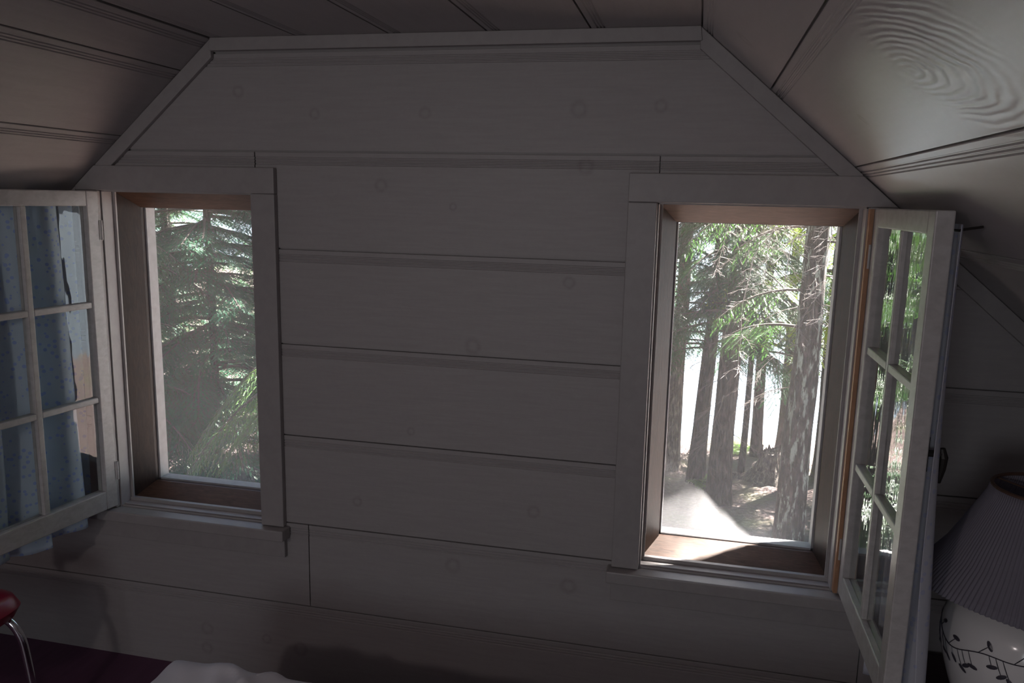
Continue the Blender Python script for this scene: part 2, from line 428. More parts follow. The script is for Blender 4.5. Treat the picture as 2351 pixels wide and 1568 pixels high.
def make_window(name, x0, x1, side, hinge, ang):
    w = empty(name); tag(w, 'left casement window with its sash open over the flowered curtain' if side < 0 else 'right casement window with its sash open beside the lamp', 'window', kind='structure')
    # casing boards
    zc = lambda x: CEIL - SLOPE*max(x-AXR, AXL-x, 0)
    def casing(nm, a, b, c, d):
        poly = [(a, c), (b, c), (b, d), (a, d)]
        for ax, sg in ((AXR, 1), (AXL, -1)):          # cut along the sloping ceiling
            dist = lambda p: CEIL-.003-SLOPE*sg*(p[0]-ax)-p[1]
            out = []
            for p, q in zip(poly, poly[1:]+poly[:1]):
                dp, dq = dist(p), dist(q)
                if dp >= 0: out.append(p)
                if dp*dq < 0: t = dp/(dp-dq); out.append((p[0]+(q[0]-p[0])*t, p[1]+(q[1]-p[1])*t))
            poly = out
        MB().prism(poly, -.021, 0).build(nm, m_trim, w, bevel=.0025)
    casing('side_casing', x0-.078, x0-.001, WZ0-.004, WZ1)
    casing('side_casing', x1+.001, x1+.078, WZ0-.004, WZ1)
    casing('head_casing', x0-.078, x1+.078, WZ1+.0005, WZ1+.076)
    # stool and apron
    MB().box(x0-.090, x1+.090, -.052, .0, WZ0-.042, WZ0-.006).box(x0, x1, 0, .05, WZ0-.042, WZ0-.006).build('stool', m_trim, w, bevel=.004)
    MB().box(x0-.078, x1+.078, -.018, 0, WZ0-.108, WZ0-.043).build('apron', m_trim, w, bevel=.002)
    # white liner strip (rebate and stop)
    j = MB()
    for a, b in ((x0-.001, x0+.0035), (x1-.0035, x1+.001)): j.box(a, b, -.004, .044, WZ0-.006, WZ1)
    for a, b in ((x0+.001, x0+.012), (x1-.012, x1-.001)): j.box(a, b, .044, .050, WZ0+.002, WZ1)
    j.box(x0, x1, .040, .054, WZ0-.010, WZ0+.011); j.box(x0, x1, -.004, .05, WZ1-.004, WZ1+.0005)
    j.build('stop', m_trim, w)
    # mitred stained frame, bevelled towards the opening
    yi, yo = .050, .135
    L, R_, B_, T_ = .047, .032, .040, .052
    if side < 0: L, R_ = .034, .046
    a = [(x0, WZ0), (x1, WZ0), (x1, WZ1), (x0, WZ1)]
    b = [(x0+L, WZ0+B_), (x1-R_, WZ0+B_), (x1-R_, WZ1-T_), (x0+L, WZ1-T_)]
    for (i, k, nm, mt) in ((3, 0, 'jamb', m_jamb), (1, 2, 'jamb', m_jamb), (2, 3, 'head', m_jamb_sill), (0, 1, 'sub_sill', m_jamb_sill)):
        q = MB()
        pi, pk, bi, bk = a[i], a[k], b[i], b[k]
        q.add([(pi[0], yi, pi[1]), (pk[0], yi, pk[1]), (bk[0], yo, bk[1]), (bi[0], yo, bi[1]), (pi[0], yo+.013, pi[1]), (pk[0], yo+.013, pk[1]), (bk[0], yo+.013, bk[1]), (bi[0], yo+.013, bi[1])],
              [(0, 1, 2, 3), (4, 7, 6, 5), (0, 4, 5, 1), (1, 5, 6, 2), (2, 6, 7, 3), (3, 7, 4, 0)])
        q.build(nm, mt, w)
    # exterior stop and the insect screen
    e = MB(); ex = .006
    X0, X1, Z0, Z1 = x0+L, x1-R_, WZ0+B_, WZ1-T_
    e.box(X0-.03, X0+ex, .152, .195, Z0-.03, Z1+.03); e.box(X1-ex, X1+.03, .152, .195, Z0-.03, Z1+.03)
    e.box(X0, X1, .152, .195, Z1-.002, Z1+.03); e.box(X0, X1, .152, .195, Z0-.03, Z0+.006)
    e.build('exterior_stop', m_ext, w)
    MB().box(X0-.004, X1+.004, .1500, .1508, Z0-.004, Z1+.004).build('insect_screen', m_screen, w)
    if side > 0:
        st = MB().box(x1+.0005, x1+.011, -.026, .0, WZ0, WZ1-.004).build('hinge_strip', m_edge, w); tag(st, 'bare orange wood strip')
    return w, make_sash(w, hinge, ang, side)

w1, MS1 = make_window('window_1', *WINS[0], -1, (-1.812, -.024), math.radians(-90-7), )
w2, MS2 = make_window('window_2', *WINS[1], 1, (.4255, -.027), math.radians(-90+.6))

# ------------------------------------------------------------------ curtains on the sashes
def curtain(name, label, M, mat, bases, seed, u0, u1, ztop, zbot, amp0, amp1, waves, gap=None):
    root = empty(name); tag(root, label, 'curtain')
    nu, nz = 180, 70
    r = np.random.default_rng(seed)
    P = np.zeros((nz, nu, 3)); ph = r.uniform(0, 6.28, 3)
    for i in range(nz):
        t = i/(nz-1); z = ztop+(zbot-ztop)*t
        s = np.linspace(0, 1, nu)
        lo = u0(t) if callable(u0) else u0
        u = lo+(u1-lo)*s
        a = amp0+(amp1-amp0)*t
        fold = .5-.5*np.cos(2*PI*(waves*s+.25*np.sin(3*t+ph[0])*s)+ph[1]+.5*t)
        fold = fold**1.3
        w = .035+.008+a*fold+.004*np.sin(2*PI*waves*2.3*s+ph[2]+2*t)*(.3+t)
        u = u+.012*np.sin(2*PI*waves*s+ph[0])*(.4+t)
        for k in range(nu):
            P[i, k] = M @ Vector((u[k], w[k], z+.010*math.sin(9*s[k]+ph[0])*t))
    o = grid_mesh('fabric', P, mat, root)
    sm = o.modifiers.new('thick', 'SOLIDIFY'); sm.thickness = .0012
    rod = MB().tube([M @ Vector((.006, .046, ztop-.012)), M @ Vector((SASH_W-.01, .046, ztop-.012)), M @ Vector((SASH_W-.004, .050, ztop-.010)), M @ Vector((SASH_W-.006, .085, ztop-.004))], .0025, 8)
    rod.build('rod', m_iron, root)
    return root
curtain('curtain', 'flowered curtain tinted with blue skylight behind the panes of the left open casement', MS1, m_curt_b, None, 3, lambda t: .040-.022*t, .505, CZ-.030, CZ-1.080, .055, .062, 3.6)
curtain('curtain', 'white curtain sliver behind the right open casement beside the lamp', MS2, m_curt_w, None, 11, lambda t: .19-.02*t, .520, CZ-.028, CZ-1.15, .008, .036, 5.2)

# ------------------------------------------------------------------ furniture
# low maroon table by the wall, with the lamp
TZ = CZ-1.17
tb = empty('side_table', (.90, -.29, 0)); tag(tb, 'low dark maroon side table carrying the ceramic lamp by the wall', 'table')
def tbox(*a): return MB().box(*a)
tbox(-.30, .30, -.27, .27, TZ-.028, TZ).build('table_top', m_table, tb, bevel=.004)
tbox(-.26, .26, -.23, .23, TZ-.10, TZ-.028).build('apron', m_table, tb, bevel=.002)
for sx in (-1, 1):
    for sy in (-1, 1):
        q = MB(); q.box(sx*.25-.02, sx*.25+.02, sy*.22-.02, sy*.22+.02, 0, TZ-.028); q.build('leg', m_table, tb, bevel=.002)
# lamp
lx, ly = .742, -.40
lamp = empty('table_lamp', (lx, ly, TZ)); tag(lamp, 'white ceramic table lamp with dark vine decoration and grey pleated shade', 'lamp')
def rel(prof): return [(r, z-1.17+0) for r, z in prof]
vp = [(.0, .0), (.085, .0), (.092, .006), (.098, .02), (.118, .08), (.143, .15), (.160, .21), (.166, .25), (.163, .285), (.150, .322), (.122, .352), (.088, .372), (.05, .385), (.03, .392), (.025, .42), (0, .42)]
def spline(p, n=8):
    out = []
    for i in range(len(p)-1):
        a = p[max(i-1, 0)]; b = p[i]; c = p[i+1]; d = p[min(i+2, len(p)-1)]
        for k in range(n):
            t = k/n
            out.append(tuple(.5*((2*b[j])+(-a[j]+c[j])*t+(2*a[j]-5*b[j]+4*c[j]-d[j])*t*t+(-a[j]+3*b[j]-3*c[j]+d[j])*t**3) for j in (0, 1)))
    return out+[p[-1]]
vpf = [(max(r, 0), z) for r, z in spline(vp, 5)]
M = Mat('glazed_cream_ceramic'); M.set(Roughness=.13); M.b.inputs['Base Color'].default_value = (.74, .72, .71, 1)
M.bump(M.noise(M.coords(), 12, 2), .03, .003); m_ceram = M.m
MB().lathe(vpf, 64).build('base', m_ceram, lamp, smooth=True)
def vase_r(z): 
    zz = [b for a, b in vpf]; rr = [a for a, b in vpf]
    return float(np.interp(z, zz, rr))
# painted vine: thin raised glaze strokes around the belly
vine = MB(); rv = random.Random(5)
def on_vase(an, z, off=.0008): 
    r = vase_r(z)+off; return Vector((r*math.cos(an), r*math.sin(an), z))
zline = lambda an: (.272)+.016*math.sin(3.1*an+.5)+.006*math.sin(7*an)
N = 120
vine.tube([on_vase(2*PI*i/N, zline(2*PI*i/N)) for i in range(N+1)], .0012, 6)
for i in range(64):
    an = 2*PI*i/64+rv.uniform(-.05, .05); s = rv.choice((-1, -1, 1))
    ln = rv.uniform(.02, .05)
    pts = [on_vase(an+s*.0+k*.22*ln/.05*.6, zline(an)+(-1 if rv.random() < .75 else 1)*0-ln*k*(1 if s < 0 else -.5)) for k in (0, .33, .66, 1)]
    vine.tube(pts, [.0007, .001, .0009, .0006], 5)
    c = pts[-1]; a2 = math.atan2(c.y, c.x); zz = c.z
    lf = []
    th = rv.uniform(-1.2, 1.2)
    for k in range(10):
        q = 2*PI*k/10; du, dv = .011*math.cos(q), .0045*math.sin(q)
        uu, vv = du*math.cos(th)-dv*math.sin(th), du*math.sin(th)+dv*math.cos(th)
        lf.append(on_vase(a2+uu/.16, zz+vv, .0012))
    vine.add([c+Vector((c.x, c.y, 0)).normalized()*.002]+lf, [(0, 1+k, 1+(k+1) % 10) for k in range(10)])
m_vine = simple('vine_glaze', (.055, .05, .065), .3)
vo = vine.build('vine_decoration', m_vine, lamp); tag(vo, 'dark painted vine with leaves')
# pleated shade
def pleat():
    n = 132*4; prof = [(.224, .380), (.213, .397), (.176, .448), (.142, .512), (.108, .580), (.103, .598)]
    P = np.zeros((len(prof), n+1, 3))
    for i, (r, z) in enumerate(prof):
        for k in range(n+1):
            a = 2*PI*k/n
            rr = r*(1+.012*math.cos(2*PI*k/4))
            P[i, k] = (rr*math.cos(a), rr*math.sin(a), z+.006*math.cos(3*a+.6)*(1-i/5))
    return P
so = grid_mesh('shade', pleat(), m_shade, lamp, smooth=False)
sm = so.modifiers.new('thick', 'SOLIDIFY'); sm.thickness = .0015
MB().tube([(.1025*math.cos(2*PI*k/40), .1025*math.sin(2*PI*k/40), .600) for k in range(41)], .004, 6, caps=False).build('shade_ring', m_brass, lamp)
sp = MB()
sp.tube([(0, 0, .41), (0, 0, .60)], .006, 8)
for k in range(3): sp.tube([(0, 0, .586), (.101*math.cos(2.1*k+.3), .101*math.sin(2.1*k+.3), .597)], .002, 6)
sp.build('harp', m_brass, lamp)
MB().lathe([(0, .40), (.018, .405), (.018, .44), (.030, .475), (.034, .50), (.026, .53), (0, .545)], 24).build('bulb', m_lampw, lamp, smooth=True)

# single bed below the windows, only its white far corner in view
bed = empty('single_bed', (-.275, -1.05, 0)); tag(bed, 'single bed with a white bedspread, one corner in view below the left window', 'bed')
bx0, bx1, by0, by1 = -.955, .955, -.485, .485
MB().box(bx0, bx1, by0+.03, by1-.03, .20, .30).build('frame', m_bedwood, bed, bevel=.004)
for sx in (bx0+.05, bx1-.05):
    for sy in (by0+.08, by1-.08):
        MB().box(sx-.03, sx+.03, sy-.03, sy+.03, 0, .20).build('leg', m_bedwood, bed, bevel=.003)
def spread():
    nu, nv = 230, 130
    U, V = np.meshgrid(np.linspace(-1.16, 1.16, nu), np.linspace(-.70, .70, nv), indexing='ij')
    # unfold: flat top with rounded edges and a hanging skirt
    def fold(a, h, r=.07):
        e = np.abs(a)-(h-r); arc = r*PI/2
        x = np.where(e <= 0, np.abs(a), np.where(e < arc, (h-r)+r*np.sin(np.clip(e, 0, arc)/r), h))
        d = np.where(e <= 0, 0, np.where(e < arc, r*(1-np.cos(np.clip(e, 0, arc)/r)), r+(e-arc)))
        return np.sign(a)*x, d
    X, dx = fold(U, .97); Y, dy = fold(V, .50)
    Z = .435-np.maximum(dx, dy)-.25*np.minimum(dx, dy)
    wr = .012*smooth_noise(U*9, V*9, 3)+.010*smooth_noise(U*22+V*6, V*14, 4)+.006*smooth_noise(U*40, V*40, 5)
    ridge = .015*np.exp(-((U+.80+.5*(V-.45))/.03)**2)+.012*np.exp(-((U+.62+.9*(V-.3))/.025)**2)+.012*np.exp(-((U+.70-.4*(V-.4))/.02)**2)
    Z = Z+wr+ridge+.05*np.clip(U-.1, 0, 1)
    sk = np.maximum(dx, dy) > .08
    X = X+np.sign(X)*.16*np.maximum(dx-.05, 0)+np.where(sk, .01*np.sin(V*40), 0); Y = Y+np.where(sk, .012*np.sin(U*38), 0)
    return np.stack([X, Y, Z], -1)
so = grid_mesh('bedspread', spread(), m_bed, bed); tag(so, 'white crumpled bedspread')
MB().box(bx0, bx1, by0, by1, .30, .40).build('mattress', m_bed, bed, bevel=.05)
pl = np.zeros((40, 60, 3))

# red kitchen chair with chrome tubes, mostly out of frame on the left
chx, chy, cs = -2.055, -.672, .43
ch = empty('kitchen_chair', (chx, chy, 0)); tag(ch, 'red vinyl chair on bent chrome tubes at the lower left corner', 'chair')
def cushion(sx, sy, th, nu=36, nv=36, p=4.5):
    vs = []; fs = []
    for s in (1, -1):
        base = len(vs)
        for i in range(nu+1):
            for j in range(nv+1):
                u, v = -1+2*i/nu, -1+2*j/nv
                k = max(abs(u), abs(v))
                if k > 0:
                    nrm = (abs(u)**p+abs(v)**p)**(1/p); x, y = u*k/nrm, v*k/nrm
                else: x = y = 0
                h = th*(max(0, 1-k**9))**.5
                vs.append((x*sx, y*sy, s*h))
        for i in range(nu):
            for j in range(nv):
                a = base+i*(nv+1)+j
                fs.append((a, a+nv+1, a+nv+2, a+1) if s > 0 else (a, a+1, a+nv+2, a+nv+1))
    return vs, fs
q = MB(); v, f = cushion(.225, .215, .045, p=7); q.add([(a+.045, b+.035, c+.424) for a, b, c in v], f); q.build('seat', m_red, ch, smooth=True)
q = MB(); v, f = cushion(.19, .13, .022); q.add([(-.225-.10*(b+.1)+c*.98-.02, a, .74+b) for a, b, c in v], f); q.build('backrest', m_red, ch, smooth=True)
def arc(pts, n=6):
    pts = [Vector(p) for p in pts]; out = []
    for i in range(len(pts)-1):
        a, b, c, d = pts[max(i-1, 0)], pts[i], pts[i+1], pts[min(i+2, len(pts)-1)]
        for k in range(n):
            t = k/n; out.append(.5*((2*b)+(c-a)*t+(2*a-5*b+4*c-d)*t*t+(3*b-a-3*c+d)*t**3))
    return out+[pts[-1]]
for sy in (-1, 1):
    MB().tube(arc([(.0, sy*.195, .392), (.17, sy*.197, .394), (.225, sy*.200, .385), (.258, sy*.205, .345), (.272, sy*.21, .27), (.292, sy*.22, .012)]), .0115, 14).build('front_leg', m_chrome, ch, smooth=True)
    MB().tube(arc([(.02, sy*.185, .385), (-.15, sy*.190, .385), (-.22, sy*.195, .36), (-.25, sy*.2, .28), (-.29, sy*.21, .012)]), .0115, 14).build('rear_leg', m_chrome, ch, smooth=True)
    MB().tube(arc([(-.12, sy*.165, .395), (-.21, sy*.168, .42), (-.225, sy*.168, .52), (-.27, sy*.165, .80)]), .0115, 14).build('back_tube', m_chrome, ch, smooth=True)
    MB().tube([(.292, sy*.22, .0), (.292, sy*.22, .03)], .015, 12).build('foot_cap', m_rubber, ch)
    MB().tube([(-.29, sy*.21, .0), (-.29, sy*.21, .03)], .015, 12).build('foot_cap', m_rubber, ch)

# ------------------------------------------------------------------ outdoors
def ground_h(x, y):
    bank = 11.6+np.maximum(0, -x-1.2)*1.35+np.maximum(0, x-2.5)*.5+.5*np.sin(x*.9)
    h = GZ+.10*smooth_noise(x*1.3, y*1.3, 21)+.03*smooth_noise(x*5, y*5, 22)
    return np.where(y > bank, h-np.minimum((y-bank)*.55, 3.2), h)
M = Mat('forest_floor'); M.set(Roughness=.95)
n1 = M.noise(M.coords(), 1.6, 5, .6); n2 = M.noise(M.coords(), 22, 4, .7)
c = M.ramp(n2, [(.25, (.070,.045,.043)), (.55, (.145,.105,.10)), (.8, (.24,.185,.175))])
c = M.mix(M.math('MULTIPLY', M.ramp(n1, [(.5, (0,0,0)), (.72, (1,1,1))]), .55), c, (.10,.13,.05))
M.color(c); M.bump(n2, .6, .05); m_ground = M.m
gx, gy = np.meshgrid(np.linspace(-26, 14, 241), np.concatenate([np.linspace(.25, 16, 190), np.linspace(16.2, 46, 60)]), indexing='ij')
tag(grid_mesh('ground', np.stack([gx, gy, ground_h(gx, gy)], -1), m_ground), kind='structure')
M = Mat('bright_lake'); M.set(Roughness=.32, IOR=1.33); M.b.inputs['Base Color'].default_value = (.13, .165, .20, 1)
M.bump(M.noise(M.coords((1, 2.5, 1)), .8, 4, .6), .5, .2); m_lake = M.m
me = MB(); me.add([(-300, 8, GZ-1.9), (200, 8, GZ-1.9), (200, 500, GZ-1.9), (-300, 500, GZ-1.9)], [(0, 1, 2, 3)])
tag(me.build('lake', m_lake), kind='structure')

def bark(name, a, b, lich=None, amount=.5):
    M = Mat(name); M.set(Roughness=.95)
    v = M.coords((9, 9, 2.2)); n = M.noise(v, 3.2, 6, .65, .3)
    c = M.ramp(n, [(.33, tuple(x*.45 for x in a)), (.5, a), (.68, b)])
    if lich:
        k = M.noise(M.coords((7, 7, 1.6)), 2.4, 5, .7)
        c = M.mix(M.ramp(k, [(.60-amount*.1, (0,0,0)), (.66-amount*.1, (1,1,1))]), c, lich)
    M.color(c); M.bump(n, 1.0, .06); return M.m
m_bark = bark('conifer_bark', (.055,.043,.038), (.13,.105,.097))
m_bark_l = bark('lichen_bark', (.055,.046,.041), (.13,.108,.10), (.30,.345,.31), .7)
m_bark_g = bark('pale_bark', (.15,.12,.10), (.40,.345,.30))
m_twig = simple('dry_grey_twigs', (.15, .125, .115), .9); m_twig_p = simple('pale_dead_twigs', (.42, .38, .36), .9)
m_branch = simple('branch_wood', (.10, .08, .07), .9)

def needles(name, a, b, transl=.45):
    M = Mat(name); M.n.remove(M.b)
    n = M.noise(M.coords(), 2.2, 4, .6); n2 = M.noise(M.coords(), 30, 2)
    c = M.ramp(M.math('ADD', M.math('MULTIPLY', n, .7), M.math('MULTIPLY', n2, .3)), [(.38, a), (.62, b)])
    d = M.node('ShaderNodeBsdfDiffuse'); t = M.node('ShaderNodeBsdfTranslucent'); g = M.node('ShaderNodeBsdfGlossy'); g.inputs['Roughness'].default_value = .4
    M.l.new(c, d.inputs['Color']); tc = M.mix(1.0, c, (1.25, 1.3, .55), 'MULTIPLY'); M.l.new(tc, t.inputs['Color'])
    mx = M.node('ShaderNodeMixShader'); mx.inputs[0].default_value = transl
    M.l.new(d.outputs[0], mx.inputs[1]); M.l.new(t.outputs[0], mx.inputs[2])
    m2 = M.node('ShaderNodeMixShader'); m2.inputs[0].default_value = .05
    M.l.new(mx.outputs[0], m2.inputs[1]); M.l.new(g.outputs[0], m2.inputs[2])
    M.l.new(m2.outputs[0], M.out.inputs['Surface']); return M.m
m_n_dark = needles('dark_needles', (.018,.052,.022), (.045,.105,.035))
m_n_blue = needles('blue_green_needles', (.018,.070,.044), (.042,.14,.074))
m_n_fresh = needles('fresh_green_needles', (.10,.165,.020), (.25,.33,.03), .58)
m_n_mid = needles('bough_needles', (.045,.10,.032), (.10,.175,.048), .4)
m_n_fern = needles('fern_green', (.10,.19,.04), (.22,.36,.08), .5)

def unit(v): return v/np.maximum(np.linalg.norm(v, axis=-1, keepdims=True), 1e-9)

def twig_template(m, wid, r):
    """flat spray of needles along +x (length 1): triangles"""
    t = np.repeat(np.linspace(.04, .98, m), 2); s = np.tile([1., -1.], m)
    ln = .17*(1-.45*t)+.03; ln = ln*r.uniform(.8, 1.2, len(t))
    bx = t; tipx = t+ln*.75
    tri = np.zeros((len(t), 3, 3))
    tri[:, 0] = np.stack([bx-wid, 0*bx, 0*bx], -1); tri[:, 1] = np.stack([bx+wid, 0*bx, 0*bx], -1)
    tri[:, 2] = np.stack([tipx, s*ln*.8, r.uniform(-.05, .05, len(t))], -1)
    return tri

def spray(pos, axis, up, length, m, wid, r):
    """pos, axis, up: (n,3); instanced needle twigs baked into one vertex array"""
    T = twig_template(m, wid, r)
    ax = unit(axis); side = unit(np.cross(up, ax)); nn = np.cross(ax, side)
    L = length[:, None, None, None]
    V = pos[:, None, None, :]+L*(T[None, :, :, 0:1]*ax[:, None, None, :]+T[None, :, :, 1:2]*side[:, None, None, :]+T[None, :, :, 2:3]*nn[:, None, None, :])
    return V.reshape(-1, 3)

def make_branch(base, az, l, rise, droop, r, dens=1., twl=.15, hang=.35):
    """returns (twig pos, axis, up, len), wood segments"""
    d = np.array([math.cos(az), math.sin(az), 0.]); sd = np.array([-d[1], d[0], 0.])
    f = lambda s: base+d*l*s*(1-.10*s)+np.array([0, 0, 1.])*l*(rise*s-droop*s*s)+sd*l*.05*math.sin(2*s+base[2]*5)
    pos = []; axs = []; ups = []; lens = []; segs = []
    cs = [f(s) for s in np.linspace(0, 1, 7)]
    segs.append((cs, .006+.011*l, .003))
    nb = max(4, int(l*11*dens))
    for i in range(nb):
        s = .18+.82*(i+r.uniform(-.3, .3))/nb
        s = min(max(s, .1), 1.)
        p = f(s); tan = unit(f(min(s+.03, 1.03))-f(s-.03))
        for sg in (-1, 1):
            bl = (.16+.50*l*(1-s)*.75)*r.uniform(.65, 1.15)
            a = tan*.72+sg*unit(np.cross([0, 0, 1.], tan))*.75+np.array([0, 0, -hang*r.uniform(.5, 1.4)])
            a = unit(a)
            nt = max(2, int(bl/.055*dens))
            e = lambda q: p+a*bl*q+np.array([0, 0, -1.])*bl*.22*q*q
            segs.append(([p, e(.5), e(1)], .0035, .0015))
            perp = unit(np.cross([0, 0, 1.], a))
            for k in range(nt):
                q = (k+.5)/nt
                for s2 in (-1, 1):
                    ta = unit(a*.75+s2*perp*.62+np.array([0, 0, r.uniform(-.35, .08)]))
                    pos.append(e(q)); axs.append(ta); ups.append(unit(np.array([r.uniform(-.25, .25), r.uniform(-.25, .25), 1.]))); lens.append(twl*r.uniform(.7, 1.15)*(1-.35*q))
            pos.append(e(1.)); axs.append(a+np.array([0, 0, -.2])); ups.append(np.array([0, 0, 1.])); lens.append(twl)
    return pos, axs, ups, lens, segs

def wood_tris(segs, seg=5):
    V = []; F = []
    for pts, r0, r1 in segs:
        pts = np.array(pts); n = len(pts); base = len(V)
        for i, p in enumerate(pts):
            t = unit(pts[min(i+1, n-1)]-pts[max(i-1, 0)])
            a = np.cross(t, [0, 0, 1.]); a = a/(np.linalg.norm(a)+1e-6) if np.linalg.norm(a) > 1e-3 else np.array([1., 0, 0]); b = np.cross(t, a)
            rr = r0+(r1-r0)*i/(n-1)
            for k in range(seg):
                an = 2*PI*k/seg; V.append(p+(a*math.cos(an)+b*math.sin(an))*rr)
        for i in range(n-1):
            for k in range(seg): F.append((base+i*seg+k, base+i*seg+(k+1) % seg, base+(i+1)*seg+(k+1) % seg, base+(i+1)*seg+k))
    return np.array(V), np.array(F)

def trunk_mesh(H, r, lean, seed, flare=.5):
    nz, ns = max(30, int(H*14)), 40
    P = np.zeros((nz, ns+1, 3)); A = np.linspace(0, 2*PI, ns+1); rr = np.random.default_rng(seed)
    pa = rr.uniform(0, 6.28, 8)
    for i in range(nz):
        z = -.15+(H+.15)*i/(nz-1)
        rad = r*(1-.75*max(z, 0)/H)+r*flare*math.exp(-max(z+.1, 0)/.22)*(1+.35*np.cos(5*A+pa[0]))*.7
        rad = rad*(1+.045*np.sin(9*A+pa[1]+1.2*np.sin(3*z))+.035*np.sin(15*A+pa[2]+2*np.sin(2.2*z+1))+.03*np.sin(4*z+2*np.cos(A+pa[3])))
        P[i, :, 0] = rad*np.cos(A)+lean[0]*z+.02*math.sin(1.1*z+pa[4]); P[i, :, 1] = rad*np.sin(A)+lean[1]*z; P[i, :, 2] = z
    return P

TREES = 0
def conifer(label, x, y, H, r, z0, z1, nb, l0, l1, leaf, bark_m, seed, dens=1., m=14, wid=.035, twl=.15, rise=.05, droop=.35, lean=(0, 0), dead=0, skip=None, extra=(), cat='tree', group='forest trees outside', hang=.35, dead_l=.9, canopy=None, hangers=()):
    """trunk with branches between heights z0..z1; extra: own branches (height, azimuth, length, rise, droop)"""
    gz = float(ground_h(np.array(x), np.array(y)))
    rg = np.random.default_rng(seed)
    t = empty('conifer_tree', (x, y, gz)); tag(t, label, cat, group)
    grid_mesh('trunk', trunk_mesh(H, r, lean, seed), bark_m, t)
    pos = []; axs = []; ups = []; lens = []; segs = []
    spec = []
    for i in range(nb):
        f = (i+rg.uniform(0, 1))/nb; h = z0+(z1-z0)*f
        spec.append((h, rg.uniform(0, 2*PI) if skip is None else skip(rg), (l0+(l1-l0)*f)*rg.uniform(.75, 1.15), rise, droop*rg.uniform(.7, 1.3)))
    spec += list(extra)
    for h, az, l, ri, dr in spec:
        b = np.array([lean[0]*h, lean[1]*h, h])+np.array([math.cos(az), math.sin(az), 0])*r*.5
        p, a, u, L, s = make_branch(b, az, l, ri, dr, rg, dens, twl, hang)
        pos += p; axs += a; ups += u; lens += L; segs += s
    if pos:
        V = spray(np.array(pos), np.array(axs), np.array(ups), np.array(lens), m, wid, rg)
        np_mesh('foliage', V, np.arange(len(V)).reshape(-1, 3), leaf, t)
        wv, wf = wood_tris(segs, 5); np_mesh('branches', wv, wf, m_branch, t)
    if canopy:                                      # upper crown, coarser needles
        c0, c1, cl0, cl1, cn = canopy; pos = []; axs = []; ups = []; lens = []; segs = []
        for i in range(cn):
            f = (i+rg.uniform(0, 1))/cn; h = c0+(c1-c0)*f
            b = np.array([lean[0]*h, lean[1]*h, h])
            p, a, u, L, sg = make_branch(b, rg.uniform(0, 2*PI), (cl0+(cl1-cl0)*f)*rg.uniform(.75, 1.1), .08, .3, rg, .55, .26, .3)
            pos += p; axs += a; ups += u; lens += L; segs += sg
        V = spray(np.array(pos), np.array(axs), np.array(ups), np.array(lens), 6, .10, rg)
        np_mesh('upper_foliage', V, np.arange(len(V)).reshape(-1, 3), leaf, t)
        wv, wf = wood_tris(segs, 4); np_mesh('upper_branches', wv, wf, m_branch, t)
    if hangers:
        segs = []
        for pts in hangers: hanging_twig(segs, pts, rg)
        wv, wf = wood_tris(segs, 5); o = np_mesh('hanging_dead_twig', wv, wf, m_twig_p, t); tag(o, 'pale dead twigs hanging down')
    if dead:
        segs = []
        for i in range(dead):
            h = rg.uniform(max(.8, z0-1.6), z1); az = rg.uniform(0, 2*PI); l = dead_l*rg.uniform(.4, 1.2)
            dead_branch(segs, np.array([lean[0]*h, lean[1]*h, h]), az, l, rg)
        wv, wf = wood_tris(segs, 4); o = np_mesh('dead_branches', wv, wf, m_twig, t); tag(o, 'grey bare dead branches', kind='stuff')
    return t

def hanging_twig(segs, pts, rg):
    pts = [np.array(p, float) for p in pts]
    c = []
    for i in range(len(pts)-1):
        for k in range(4): c.append(pts[i]+(pts[i+1]-pts[i])*k/4+rg.normal(0, .008, 3))
    c.append(pts[-1]); segs.append((c, .010, .002))
    for i in range(3, len(c)):
        for k in range(3):
            l = rg.uniform(.08, .26); a = rg.uniform(0, 2*PI)
            e = c[i]+np.array([math.cos(a)*l*.7, math.sin(a)*l*.7, -l*rg.uniform(.1, .9)]); md = (c[i]+e)/2+np.array([0, 0, .02])
            segs.append(([c[i], md, e], .003, .0014))
            for j in range(3):
                a2 = a+rg.uniform(-1.2, 1.2); l2 = l*rg.uniform(.25, .5)
                segs.append(([md+(e-md)*j/3, md+(e-md)*j/3+np.array([math.cos(a2)*l2, math.sin(a2)*l2, -l2*rg.uniform(-.1, .7)])], .0025, .0012))

def dead_branch(segs, b, az, l, rg, droop=.6, depth=0):
    d = np.array([math.cos(az), math.sin(az), 0.])
    f = lambda s: b+d*l*s+np.array([0, 0, -1.])*l*droop*s*s+np.array([.03, .02, .02])*l*math.sin(7*s+az)
    segs.append(([f(s) for s in np.linspace(0, 1, 7)], .0025+.004*l, .0012))
    for i in range(int(9*l)+3):
        s = rg.uniform(.25, 1); p = f(s); a2 = az+rg.choice((-1, 1))*rg.uniform(.5, 1.2)
        ll = l*rg.uniform(.15, .4)
        e = lambda q: p+np.array([math.cos(a2), math.sin(a2), 0])*ll*q+np.array([0, 0, -1.])*ll*(.5*q+.4*q*q)
        segs.append(([p, e(.5), e(1)], .0022, .001))
        for k in range(3):
            q = rg.uniform(.3, .95); a3 = a2+rg.uniform(-1.3, 1.3); l3 = ll*rg.uniform(.25, .55); p3 = e(q)
            segs.append(([p3, p3+np.array([math.cos(a3)*l3, math.sin(a3)*l3, -l3*rg.uniform(.2, 1.)])], .0018, .001))

GT = 'forest trees seen through the windows'
